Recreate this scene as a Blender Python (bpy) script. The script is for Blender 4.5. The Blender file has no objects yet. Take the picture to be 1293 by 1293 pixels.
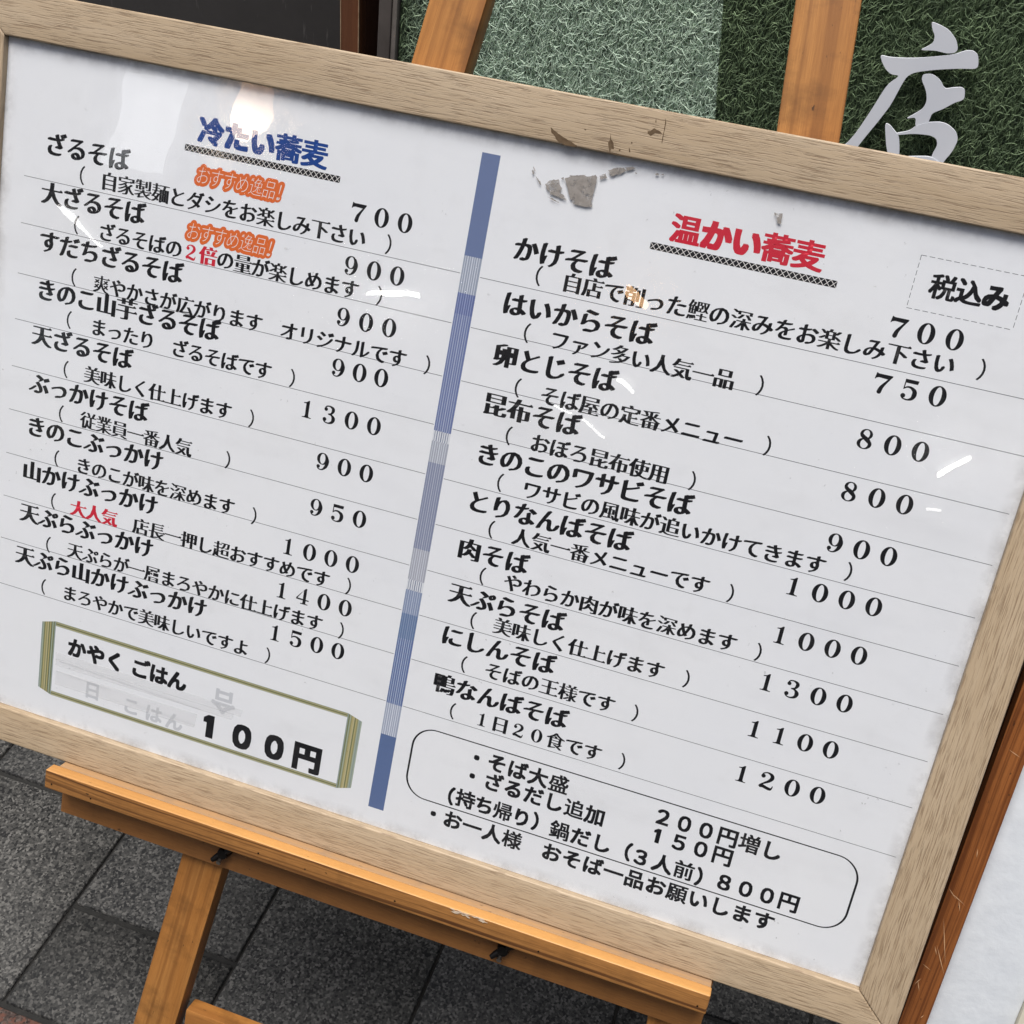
import bpy, math, random
import numpy as np
from mathutils import Vector, Matrix
from mathutils.geometry import tessellate_polygon
R = math.radians
rng = random.Random(7)
S = bpy.context.scene
COL = S.collection

# ------------------------------------------------------------------ camera
cam_d = bpy.data.cameras.new('camera'); cam = bpy.data.objects.new('camera', cam_d); COL.objects.link(cam)
cam_d.sensor_width = 36; cam_d.lens = 36 * 1483.6 / 1293; cam_d.clip_start = .05; cam_d.clip_end = 200
cx = Vector((0.94653577, 0.31357938, 0.07574959)); cyv = Vector((-0.2510502, 0.5685491, 0.78340649)); cz = cx.cross(cyv)
cam.matrix_world = Matrix(((cx.x, cyv.x, cz.x, 0.64598), (cx.y, cyv.y, cz.y, -0.76717), (cx.z, cyv.z, cz.z, 1.43), (0, 0, 0, 1)))
S.camera = cam

# ------------------------------------------------------------------ world, sun, exposure
SUN_EL, SUN_AZ = R(78.5), R(200)          # azimuth clockwise from +Y: light comes from the viewer's side, a little from the left
w = bpy.data.worlds.new('World'); S.world = w; w.use_nodes = True
wn = w.node_tree; bg = wn.nodes['Background']
sky = wn.nodes.new('ShaderNodeTexSky'); sky.sky_type = 'NISHITA'; sky.sun_disc = False
sky.sun_elevation = SUN_EL; sky.sun_rotation = SUN_AZ; sky.air_density = 1.0; sky.dust_density = 4.0; sky.ozone_density = 1.0
wn.links.new(sky.outputs[0], bg.inputs[0]); bg.inputs[1].default_value = 0.10
sd = bpy.data.lights.new('sun', 'SUN'); sd.energy = 3.3; sd.angle = R(36); sd.color = (1, .985, .96)
sun = bpy.data.objects.new('sun', sd); COL.objects.link(sun)
d = Vector((math.sin(SUN_AZ) * math.cos(SUN_EL), math.cos(SUN_AZ) * math.cos(SUN_EL), math.sin(SUN_EL)))
sun.rotation_euler = d.to_track_quat('Z', 'Y').to_euler(); sun.location = (-2, -4, 6)
S.view_settings.view_transform = 'Standard'; S.view_settings.look = 'None'; S.view_settings.gamma = 1; S.view_settings.exposure = 0.29
S.cycles.max_bounces = 8; S.cycles.transparent_max_bounces = 12; S.cycles.use_denoising = True
S.cycles.caustics_reflective = False; S.cycles.sample_clamp_indirect = 4

# ------------------------------------------------------------------ helpers
def link(name, me, mat=None, parent=None):
    o = bpy.data.objects.new(name, me); COL.objects.link(o)
    if mat is not None and me is not None and not me.materials: me.materials.append(mat)
    if parent is not None: o.parent = parent
    return o
def thing(name, label, cat, loc, rot=(0, 0, 0), group=None):
    o = bpy.data.objects.new(name, None); COL.objects.link(o); o.location = loc; o.rotation_euler = rot
    o.empty_display_size = .1; o['label'] = label; o['category'] = cat
    if group: o['group'] = group
    return o
def mesh_np(name, V, F, uv=None):
    """V (n,3), F (m,3) triangles"""
    V = np.asarray(V, 'f4'); F = np.asarray(F, 'i4')
    me = bpy.data.meshes.new(name)
    me.vertices.add(len(V)); me.vertices.foreach_set('co', V.ravel())
    me.loops.add(F.size); me.loops.foreach_set('vertex_index', F.ravel())
    k = F.shape[1]
    me.polygons.add(len(F)); me.polygons.foreach_set('loop_start', np.arange(0, F.size, k, dtype='i4'))
    me.polygons.foreach_set('loop_total', np.full(len(F), k, 'i4'))
    if uv is not None:
        l = me.uv_layers.new(name='uv'); l.data.foreach_set('uv', np.asarray(uv, 'f4')[F.ravel()].ravel())
    me.update(calc_edges=True); me.validate()
    return me
import bmesh
def bar_mesh(name, corners8, axis, bevel=.001, seg=2, uoff=None):
    """a bevelled stick from 8 corners (4 at each end, same order); uv.x runs along axis"""
    bm = bmesh.new(); vs = [bm.verts.new(c) for c in corners8]
    for q in ((0, 1, 2, 3), (7, 6, 5, 4), (0, 4, 5, 1), (1, 5, 6, 2), (2, 6, 7, 3), (3, 7, 4, 0)): bm.faces.new([vs[i] for i in q])
    bmesh.ops.recalc_face_normals(bm, faces=bm.faces)
    if bevel: bmesh.ops.bevel(bm, geom=list(bm.edges), offset=bevel, segments=seg, profile=.6, affect='EDGES')
    a = Vector(axis).normalized(); t = Vector((0, 1, 0)) if abs(a.y) < .7 else Vector((1, 0, 0))
    b = a.cross(t).normalized(); c = a.cross(b)
    off = uoff if uoff is not None else rng.uniform(0, 50); l = bm.loops.layers.uv.new('uv')
    for f in bm.faces:
        for lp in f.loops:
            p = lp.vert.co; lp[l].uv = (p.dot(a) + off, p.dot(b) + 1.31 * p.dot(c) + off * .37)
    for f in bm.faces: f.smooth = True
    for f in sorted(bm.faces, key=lambda q: -q.calc_area())[:6]: f.smooth = False
    me = bpy.data.meshes.new(name); bm.to_mesh(me); bm.free()
    me.set_sharp_from_angle(angle=R(50))
    return me
def box_corners(x0, x1, y0, y1, z0, z1, ax='x'):
    if ax == 'x': return [(x, y, z) for x in (x0, x1) for (y, z) in ((y0, z0), (y1, z0), (y1, z1), (y0, z1))]
    if ax == 'y': return [(x, y, z) for y in (y0, y1) for (x, z) in ((x0, z0), (x1, z0), (x1, z1), (x0, z1))]
    return [(x, y, z) for z in (z0, z1) for (x, y) in ((x0, y0), (x1, y0), (x1, y1), (x0, y1))]
def boxm(name, x0, x1, y0, y1, z0, z1, ax='x', bevel=.001, seg=2):
    return bar_mesh(name, box_corners(x0, x1, y0, y1, z0, z1, ax), {'x': (1, 0, 0), 'y': (0, 1, 0), 'z': (0, 0, 1)}[ax], bevel, seg)
def tube(name, pts, r, n=10, caps=True):
    bm = bmesh.new(); rings = []
    for i, p in enumerate(pts):
        p = Vector(p); a = (Vector(pts[min(i + 1, len(pts) - 1)]) - Vector(pts[max(i - 1, 0)])).normalized()
        t = Vector((0, 0, 1)) if abs(a.z) < .9 else Vector((1, 0, 0)); u = a.cross(t).normalized(); v = a.cross(u)
        rr = r[i] if isinstance(r, (list, tuple)) else r
        rings.append([bm.verts.new(p + u * rr * math.cos(k * 2 * math.pi / n) + v * rr * math.sin(k * 2 * math.pi / n)) for k in range(n)])
    for A, B in zip(rings, rings[1:]):
        for k in range(n): bm.faces.new((A[k], A[(k + 1) % n], B[(k + 1) % n], B[k]))
    if caps: bm.faces.new(rings[0][::-1]); bm.faces.new(rings[-1])
    bmesh.ops.recalc_face_normals(bm, faces=bm.faces)
    for f in bm.faces: f.smooth = True
    me = bpy.data.meshes.new(name); bm.to_mesh(me); bm.free(); me.set_sharp_from_angle(angle=R(50))
    return me

# ------------------------------------------------------------------ materials
class NT:
    def __init__(s, name):
        s.m = bpy.data.materials.new(name); s.m.use_nodes = True; s.t = s.m.node_tree
        s.b = s.t.nodes['Principled BSDF']; s.out = s.t.nodes['Material Output']
    def n(s, typ, **k):
        nd = s.t.nodes.new(typ)
        for a, v in k.items(): setattr(nd, a, v)
        return nd
    def l(s, a, b): s.t.links.new(a, b)
    def val(s, sock, v):
        if hasattr(v, 'is_linked') or hasattr(v, 'links'): s.l(v, sock)
        else: sock.default_value = v
    def math(s, op, a, b=0., c=0.):
        nd = s.n('ShaderNodeMath', operation=op); s.val(nd.inputs[0], a); s.val(nd.inputs[1], b)
        if op == 'MULTIPLY_ADD': s.val(nd.inputs[2], c)
        return nd.outputs[0]
    def mix(s, f, a, b):
        nd = s.n('ShaderNodeMix', data_type='RGBA'); s.val(nd.inputs[0], f); s.val(nd.inputs[6], a); s.val(nd.inputs[7], b); return nd.outputs[2]
    def ramp(s, f, lo, hi):
        nd = s.n('ShaderNodeMapRange', clamp=True); s.val(nd.inputs[0], f); nd.inputs[1].default_value = lo; nd.inputs[2].default_value = hi; return nd.outputs[0]
    def noise(s, vec, scale=1., det=3., rough=.55, dist=0.):
        nd = s.n('ShaderNodeTexNoise'); s.l(vec, nd.inputs['Vector']); nd.inputs['Scale'].default_value = scale
        nd.inputs['Detail'].default_value = det; nd.inputs['Roughness'].default_value = rough; nd.inputs['Distortion'].default_value = dist; return nd.outputs[0]
    def mul(s, vec, v, off=(0, 0, 0)):
        nd = s.n('ShaderNodeMapping'); s.l(vec, nd.inputs[0]); nd.inputs['Scale'].default_value = v; nd.inputs['Location'].default_value = off; return nd.outputs[0]
    def bump(s, h, st, dist=.001, normal=None):
        nd = s.n('ShaderNodeBump'); nd.inputs['Strength'].default_value = st; nd.inputs['Distance'].default_value = dist; s.l(h, nd.inputs['Height'])
        if normal: s.l(normal, nd.inputs['Normal'])
        return nd.outputs[0]
def c4(c): return (c[0], c[1], c[2], 1)
def flat(name, col, rough=.6, spec=.5, metal=0.):
    t = NT(name); t.b.inputs['Base Color'].default_value = c4(col); t.b.inputs['Roughness'].default_value = rough
    t.b.inputs['Specular IOR Level'].default_value = spec; t.b.inputs['Metallic'].default_value = metal; return t.m
def oak():
    t = NT('light_oak_foil'); uv = t.n('ShaderNodeTexCoord').outputs['UV']
    wob = t.noise(t.mul(uv, (9, 9, 1)), 1, 2); sep = t.n('ShaderNodeSeparateXYZ'); t.l(uv, sep.inputs[0])
    v2 = t.math('ADD', sep.outputs[1], t.math('MULTIPLY', wob, .006))
    cb = t.n('ShaderNodeCombineXYZ'); t.l(sep.outputs[0], cb.inputs[0]); t.l(v2, cb.inputs[1]); P = cb.outputs[0]
    broad = t.noise(t.mul(P, (5, 60, 1)), 1, 4)
    fine = t.noise(t.mul(P, (30, 1500, 1)), 1, 3)
    dash = t.noise(t.mul(P, (34, 1150, 1)), 1, 3, .6)
    dash2 = t.noise(t.mul(P, (36, 760, 1), (3, 9, 0)), 1, 2)
    patch = t.ramp(t.noise(t.mul(P, (14, 60, 1)), 1, 2), .22, .5)
    dm = t.math('MULTIPLY', t.ramp(dash, .53, .63), patch); dm = t.math('MAXIMUM', dm, t.math('MULTIPLY', t.ramp(dash2, .57, .66), .7))
    c = t.mix(t.ramp(broad, .3, .7), c4((.42, .318, .205)), c4((.50, .392, .268)))
    c = t.mix(t.math('MULTIPLY', t.ramp(fine, .3, .7), .30), c, c4((.38, .26, .145)))
    c = t.mix(t.math('MULTIPLY', dm, .72), c, c4((.19, .12, .065)))
    t.l(c, t.b.inputs['Base Color']); t.b.inputs['Roughness'].default_value = .5; t.b.inputs['Specular IOR Level'].default_value = .4
    t.l(t.bump(t.math('SUBTRACT', 1., dm), .5, .0004), t.b.inputs['Normal']); return t.m
def pine(name, c0, c1, cd, lines=.5, lv=300, blot=0., rough=.48, wear=0.):
    t = NT(name); uv = t.n('ShaderNodeTexCoord').outputs['UV']
    sep = t.n('ShaderNodeSeparateXYZ'); t.l(uv, sep.inputs[0]); wob = t.noise(t.mul(uv, (2.2, 2.2, 1)), 1, 2)
    v2 = t.math('ADD', sep.outputs[1], t.math('MULTIPLY', wob, .012)); cb = t.n('ShaderNodeCombineXYZ'); t.l(sep.outputs[0], cb.inputs[0]); t.l(v2, cb.inputs[1]); P = cb.outputs[0]
    ring = t.noise(t.mul(P, (1.2, lv, 1)), 1, 2, .6); fib = t.noise(t.mul(P, (60, 1800, 1)), 1, 3); br = t.noise(t.mul(P, (4, 34, 1)), 1, 4)
    c = t.mix(t.ramp(br, .3, .7), c4(c0), c4(c1))
    brk = t.noise(t.mul(P, (16, 260, 1)), 1, 3)
    ln = t.math('MULTIPLY', t.ramp(ring, .47, .60), lines); c = t.mix(t.math('MULTIPLY', ln, t.math('MULTIPLY_ADD', brk, .8, .45)), c, c4(cd))
    c = t.mix(t.math('MULTIPLY', t.ramp(fib, .35, .70), .38), c, c4(cd))
    if blot:
        bl = t.noise(t.mul(P, (22, 14, 1)), 1, 5, .65); c = t.mix(t.math('MULTIPLY', t.ramp(bl, .5, .72), blot), c, c4((cd[0] * .6, cd[1] * .7, cd[2] * .8)))
        nk = t.noise(t.mul(P, (90, 260, 1)), 1, 2); c = t.mix(t.math('MULTIPLY', t.ramp(nk, .71, .75), .8), c, c4((.03, .014, .007)))
    t.l(c, t.b.inputs['Base Color']); t.b.inputs['Roughness'].default_value = rough; t.b.inputs['Specular IOR Level'].default_value = .35
    t.l(t.bump(t.math('ADD', ring, t.math('MULTIPLY', fib, .5)), .35, .0006), t.b.inputs['Normal']); return t.m
def paper():
    t = NT('poster_paper'); p = t.n('ShaderNodeTexCoord').outputs['Object']
    a = t.noise(p, 5, 5, .6); b = t.noise(p, 45, 4, .6); c = t.mix(t.ramp(a, .3, .7), c4((.775, .79, .812)), c4((.81, .82, .828)))
    c = t.mix(t.math('MULTIPLY', t.ramp(b, .55, .8), .25), c, c4((.66, .665, .67)))
    t.l(c, t.b.inputs['Base Color']); t.b.inputs['Roughness'].default_value = .5; t.b.inputs['Specular IOR Level'].default_value = .2; return t.m
def clear(name, f0, rough, bump_scale=0., bump_st=0., bump2=None, tint=(1, 1, 1), dirt=0.):
    t = NT(name); t.t.nodes.remove(t.b)
    tr = t.n('ShaderNodeBsdfTransparent'); tr.inputs[0].default_value = c4(tint); gl = t.n('ShaderNodeBsdfGlossy'); gl.inputs['Roughness'].default_value = rough
    lw = t.n('ShaderNodeLayerWeight'); lw.inputs[0].default_value = .5
    f = t.math('POWER', lw.outputs['Facing'], 5.); f = t.math('MULTIPLY_ADD', f, 1 - f0, f0)
    ms = t.n('ShaderNodeMixShader'); t.l(f, ms.inputs[0]); t.l(tr.outputs[0], ms.inputs[1]); t.l(gl.outputs[0], ms.inputs[2])
    p = t.n('ShaderNodeTexCoord').outputs['Object']; nrm = None
    if bump2: nrm = t.bump(t.noise(p, bump2[0], 2), bump2[1], bump2[2])
    if bump_st: nrm = t.bump(t.noise(p, bump_scale, 2), bump_st, .0002, nrm)
    if nrm: t.l(nrm, gl.inputs['Normal'])
    sh = ms.outputs[0]
    if dirt:
        df = t.n('ShaderNodeBsdfDiffuse'); df.inputs[0].default_value = (.33, .31, .29, 1)
        g = t.n('ShaderNodeTexCoord').outputs['Generated']; s_ = t.n('ShaderNodeSeparateXYZ'); t.l(g, s_.inputs[0])
        ex = t.math('MINIMUM', s_.outputs[0], t.math('SUBTRACT', 1., s_.outputs[0])); ez = t.math('MINIMUM', s_.outputs[2], t.math('SUBTRACT', 1., s_.outputs[2]))
        ed = t.math('MINIMUM', t.math('MULTIPLY', ex, 1.42), ez)
        edge = t.math('SUBTRACT', 1., t.ramp(ed, .0, .022)); nz = t.ramp(t.noise(p, 30, 5, .7), .42, .72)
        spots = t.ramp(t.noise(p, 210, 3, .6), .70, .75); sp2 = t.math('MULTIPLY', spots, t.ramp(t.noise(p, 9, 3), .5, .68))
        fac = t.math('MAXIMUM', t.math('MULTIPLY', t.math('MULTIPLY', edge, nz), dirt), t.math('MULTIPLY', sp2, .5))
        smear = t.math('MULTIPLY', t.ramp(t.noise(t.mul(p, (1, 1, 3)), 7, 5, .62), .52, .8), .06); fac = t.math('MAXIMUM', fac, smear)
        m2 = t.n('ShaderNodeMixShader'); t.l(fac, m2.inputs[0]); t.l(sh, m2.inputs[1]); t.l(df.outputs[0], m2.inputs[2]); sh = m2.outputs[0]
    t.l(sh, t.out.inputs[0]); return t.m
def film(name, col, op):
    t = NT(name); t.t.nodes.remove(t.b); tr = t.n('ShaderNodeBsdfTransparent'); df = t.n('ShaderNodeBsdfDiffuse'); df.inputs[0].default_value = c4(col)
    ms = t.n('ShaderNodeMixShader'); ms.inputs[0].default_value = op; t.l(tr.outputs[0], ms.inputs[1]); t.l(df.outputs[0], ms.inputs[2]); t.l(ms.outputs[0], t.out.inputs[0]); return t.m
def granite(name, dark, mid, light, red=0.):
    t = NT(name); p0 = t.n('ShaderNodeTexCoord').outputs['Object']; oi = t.n('ShaderNodeObjectInfo')
    vm = t.n('ShaderNodeVectorMath', operation='ADD'); t.l(p0, vm.inputs[0]); rr = t.n('ShaderNodeCombineXYZ'); t.l(t.math('MULTIPLY', oi.outputs['Random'], 37.), rr.inputs[0]); t.l(rr.outputs[0], vm.inputs[1]); p = vm.outputs[0]
    a = t.noise(p, 300, 3, .7); g = t.noise(p, 5, 4)
    vo = t.n('ShaderNodeTexVoronoi'); t.l(p, vo.inputs['Vector']); vo.inputs['Scale'].default_value = 330; sv = t.n('ShaderNodeSeparateColor'); t.l(vo.outputs['Color'], sv.inputs[0]); b = t.math('ADD', t.math('MULTIPLY', sv.outputs[0], .6), t.math('MULTIPLY', t.noise(p, 140, 3), .4))
    c = t.mix(t.ramp(a, .38, .62), c4(dark), c4(mid)); c = t.mix(t.ramp(b, .50, .80), c, c4(light))
    c = t.mix(t.ramp(sv.outputs[1], .74, .80), c, c4((.014, .014, .014)))
    c = t.mix(t.math('MULTIPLY', t.ramp(g, .35, .7), .35), c, c4(dark))
    if red: c = t.mix(t.ramp(t.noise(p, 110, 2), .45, .6), c, c4((.16, .07, .05)))
    hs = t.n('ShaderNodeHueSaturation'); t.l(c, hs.inputs['Color']); t.l(t.math('MULTIPLY_ADD', oi.outputs['Random'], .36, .80), hs.inputs['Value'])
    t.l(hs.outputs[0], t.b.inputs['Base Color']); t.b.inputs['Roughness'].default_value = .7; t.b.inputs['Specular IOR Level'].default_value = .3
    t.l(t.bump(a, .5, .0012), t.b.inputs['Normal']); return t.m
def fibre():
    t = NT('green_fibre'); at = t.n('ShaderNodeAttribute', attribute_name='shade'); p = t.n('ShaderNodeTexCoord').outputs['Object']
    sp_ = t.n('ShaderNodeSeparateXYZ'); t.l(p, sp_.inputs[0]); edge = t.math('MULTIPLY_ADD', sp_.outputs[2], -.13, -.1505 + .13 * 1.1364)   # paler stripe in the fibre colour, its right edge slightly slanted
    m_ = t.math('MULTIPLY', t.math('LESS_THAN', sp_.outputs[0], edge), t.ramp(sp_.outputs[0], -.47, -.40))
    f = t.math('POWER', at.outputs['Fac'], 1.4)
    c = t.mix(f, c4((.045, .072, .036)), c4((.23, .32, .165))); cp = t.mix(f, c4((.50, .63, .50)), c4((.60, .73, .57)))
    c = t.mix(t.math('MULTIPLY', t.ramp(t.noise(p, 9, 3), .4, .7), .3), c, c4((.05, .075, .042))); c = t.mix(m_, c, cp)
    t.l(c, t.b.inputs['Base Color']); t.b.inputs['Roughness'].default_value = .6; t.b.inputs['Specular IOR Level'].default_value = .25; return t.m
def noisy(name, c0, c1, scale, rough=.6, bs=0., bd=.001, det=5, spec=.4, scr=None):
    t = NT(name); p = t.n('ShaderNodeTexCoord').outputs['Object']; a = t.noise(p, scale, det, .6)
    c = t.mix(t.ramp(a, .35, .68), c4(c0), c4(c1))
    if scr: c = t.mix(t.math('MULTIPLY', t.ramp(t.noise(t.mul(p, (1, 1, .15)), 160, 3), .66, .74), .6), c, c4(scr))
    t.l(c, t.b.inputs['Base Color']); t.b.inputs['Roughness'].default_value = rough; t.b.inputs['Specular IOR Level'].default_value = spec
    if bs: t.l(t.bump(a, bs, bd), t.b.inputs['Normal'])
    return t.m
def emis(name, col, st):
    t = NT(name); t.b.inputs['Base Color'].default_value = (1, 1, 1, 1); t.b.inputs['Emission Color'].default_value = c4(col); t.b.inputs['Emission Strength'].default_value = st; return t.m
M_OAK = oak()
M_LEG = pine('varnished_pine_leg', (.37, .150, .034), (.47, .215, .058), (.17, .062, .016), .6, 110, .7, .42, .8)
M_LIP = pine('varnished_pine_tray', (.285, .125, .034), (.36, .165, .048), (.075, .028, .009), 1.0, 460, .25, .42, .6)
M_RAIL = pine('varnished_pine_rail', (.27, .115, .032), (.32, .14, .042), (.14, .055, .017), .3, 80, .3, .45)
M_LEDGE = pine('dusty_pine_ledge', (.40, .235, .11), (.47, .27, .115), (.27, .20, .15), .35, 120, .5, .6)
M_STILE = pine('red_brown_stain', (.26, .085, .022), (.32, .115, .032), (.11, .032, .009), .9, 260, .2, .4, .7)
M_POST = pine('dark_brown_stain', (.15, .055, .024), (.19, .075, .033), (.08, .03, .014), .4, 120, .3, .5, .9)
M_PAPER = paper()
M_INK = flat('black_ink', (.010, .010, .012), .5, .2)
M_BLUE = flat('blue_ink', (.012, .055, .24), .5, .2)
M_RED = flat('red_ink', (.58, .022, .045), .5, .2)
M_ORANGE = flat('orange_ink', (.70, .145, .035), .5, .2)
M_PALE = flat('unprinted_paper', (.80, .78, .75), .5, .2)
M_GHOST = flat('faded_ink', (.56, .575, .60), .5, .2)
M_GREYLINE = flat('grey_rule_ink', (.10, .105, .115), .5, .2)

# ------------------------------------------------------------------ glyphs
_cache = {}
_cur = bpy.data.curves.new('lettering_source', 'FONT')
_cur.resolution_u = 3
_src = bpy.data.objects.new('lettering_source', _cur); COL.objects.link(_src)
def raw(ch, off=0.):
    k = (ch, off)
    if k in _cache: return _cache[k]
    _cur.body = ch; _cur.size = 1; _cur.offset = off
    bpy.context.view_layer.update()
    ob = _src.evaluated_get(bpy.context.evaluated_depsgraph_get()); me = ob.to_mesh()
    V = np.zeros(len(me.vertices) * 3, 'f4'); me.vertices.foreach_get('co', V); V = V.reshape(-1, 3)[:, :2].copy()
    me.calc_loop_triangles(); F = np.zeros(len(me.loop_triangles) * 3, 'i4'); me.loop_triangles.foreach_get('vertices', F); F = F.reshape(-1, 3)
    ob.to_mesh_clear()
    _cache[k] = (V, F); return V, F
def boundary(V, F):
    E = {}
    for f in F:
        for a, b in ((f[0], f[1]), (f[1], f[2]), (f[2], f[0])): E[(a, b)] = E.get((a, b), 0) + 1
    nxt = {}
    for (a, b) in E:
        if (b, a) not in E: nxt[a] = b
    return nxt
def copies(V, F, shifts):
    Vs, Fs, z, n = [], [], [], 0
    for i, (dx, dy) in enumerate(shifts):
        Vs.append(V + np.array([dx, dy], 'f4')); Fs.append(F + n); z.append(np.full(len(V), i * 4e-6)); n += len(V)
    return np.concatenate(Vs), np.concatenate(Fs), np.concatenate(z)
def path(pts, n=10):
    """pen stroke: pts = (x, y, width); smooth ribbon"""
    P = np.array(pts, float); m = len(P); out = []
    for i in range(m - 1):
        p0, p1, p2, p3 = P[max(i - 1, 0)], P[i], P[i + 1], P[min(i + 2, m - 1)]
        for k in range(n):
            t = k / n; out.append(.5 * ((2 * p1) + (-p0 + p2) * t + (2 * p0 - 5 * p1 + 4 * p2 - p3) * t * t + (-p0 + 3 * p1 - 3 * p2 + p3) * t ** 3))
    out.append(P[-1]); out = np.array(out); T = np.gradient(out[:, :2], axis=0); T /= np.linalg.norm(T, axis=1)[:, None] + 1e-9
    N = np.stack([-T[:, 1], T[:, 0]], 1) * out[:, 2:3] / 2
    V = np.concatenate([out[:, :2] + N, out[:, :2] - N]); q = len(out)
    F = [(i, i + 1, i + 1 + q) for i in range(q - 1)] + [(i, i + 1 + q, i + q) for i in range(q - 1)]
    return V.astype('f4'), np.array(F, 'i4')
def ring(cx_, cy_, rx, ry, ix, iy, n=40):
    a = np.linspace(0, 2 * math.pi, n, endpoint=False); V = np.concatenate([np.stack([cx_ + rx * np.cos(a), cy_ + ry * np.sin(a)], 1), np.stack([cx_ + ix * np.cos(a), cy_ + iy * np.sin(a)], 1)])
    F = [(i, (i + 1) % n, n + (i + 1) % n) for i in range(n)] + [(i, n + (i + 1) % n, n + i) for i in range(n)]
    return V.astype('f4'), np.array(F, 'i4')
def disc(x, y, r, n=18):
    a = np.linspace(0, 2 * math.pi, n, endpoint=False); V = np.stack([x + r * np.cos(a), y + r * np.sin(a)], 1)
    return V.astype('f4'), np.array([(0, i, i + 1) for i in range(1, n - 1)], 'i4')
def poly(pts):
    t = tessellate_polygon([[Vector((p[0], p[1], 0)) for p in pts]])
    return np.array([(p[0], p[1]) for p in pts], 'f4'), np.array([tuple(x) for x in t], 'i4')
def merge(parts):
    Vs, Fs, z, n = [], [], [], 0
    for i, (V, F) in enumerate(parts):
        Vs.append(V); Fs.append(F + n); z.append(np.full(len(V), i * 4e-6)); n += len(V)
    return np.concatenate(Vs), np.concatenate(Fs), np.concatenate(z)
def digit(c):
    D = {
     '０': [ring(.5, .365, .30, .378, .125, .330)],
     '１': [poly([(.43, .03), (.58, .03), (.58, .735), (.53, .735), (.44, .66), (.32, .635), (.32, .60), (.43, .60)]), poly([(.30, 0), (.71, 0), (.71, .035), (.62, .045), (.58, .09), (.43, .09), (.39, .045), (.30, .035)])],
     '７': [poly([(.22, .735), (.25, .735), (.29, .71), (.80, .71), (.80, .66), (.72, .555), (.33, .575), (.25, .545), (.215, .50), (.19, .50)]), path([(.74, .63, .06), (.60, .42, .09), (.50, .25, .135), (.46, .10, .16), (.455, .05, .15)]), disc(.455, .075, .082)],
     '５': [poly([(.27, .735), (.74, .735), (.72, .60), (.30, .60)]), poly([(.27, .73), (.315, .73), (.305, .38), (.265, .35)]), path([(.28, .375, .035), (.38, .455, .06), (.52, .455, .085), (.66, .36, .145), (.69, .22, .165), (.64, .08, .12), (.50, .01, .06), (.34, .03, .05), (.27, .10, .06)]), disc(.315, .13, .085)],
     '２': [path([(.27, .52, .05), (.30, .65, .055), (.45, .72, .06), (.62, .66, .13), (.67, .53, .16), (.58, .38, .12), (.42, .25, .08), (.27, .12, .06), (.245, .05, .05)]), disc(.315, .545, .088), path([(.25, .07, .13), (.38, .10, .14), (.52, .065, .13), (.68, .04, .12), (.74, .10, .06), (.765, .20, .035)])],
     '３': [path([(.28, .57, .05), (.34, .69, .055), (.48, .72, .06), (.62, .66, .12), (.65, .56, .14), (.58, .43, .08), (.44, .385, .05)]), path([(.44, .39, .05), (.60, .36, .08), (.695, .23, .165), (.65, .08, .12), (.49, .01, .06), (.33, .04, .05), (.265, .12, .05)]), disc(.33, .575, .078), disc(.315, .145, .085)],
     '４': [poly([(.52, .02), (.66, .02), (.66, .74), (.60, .74), (.52, .66)]), poly([(.60, .74), (.545, .68), (.26, .235), (.205, .235), (.205, .25)]), poly([(.205, .18), (.80, .18), (.80, .235), (.205, .25)]), poly([(.42, 0), (.77, 0), (.77, .035), (.66, .05), (.52, .05), (.42, .035)])],
     '８': [ring(.5, .55, .225, .195, .115, .155), ring(.5, .195, .265, .205, .135, .165), path([(.30, .60, .04), (.42, .45, .13), (.60, .33, .16), (.72, .19, .06)])],
     '９': [ring(.49, .49, .255, .255, .115, .215), path([(.69, .55, .10), (.71, .40, .16), (.66, .18, .13), (.52, .03, .06), (.36, .03, .045), (.29, .11, .05)]), disc(.335, .14, .078)],
    }[c]
    V, F, z = merge(D); return V, F, z
KANA = lambda c: 0x3040 <= ord(c) <= 0x30ff
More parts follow.
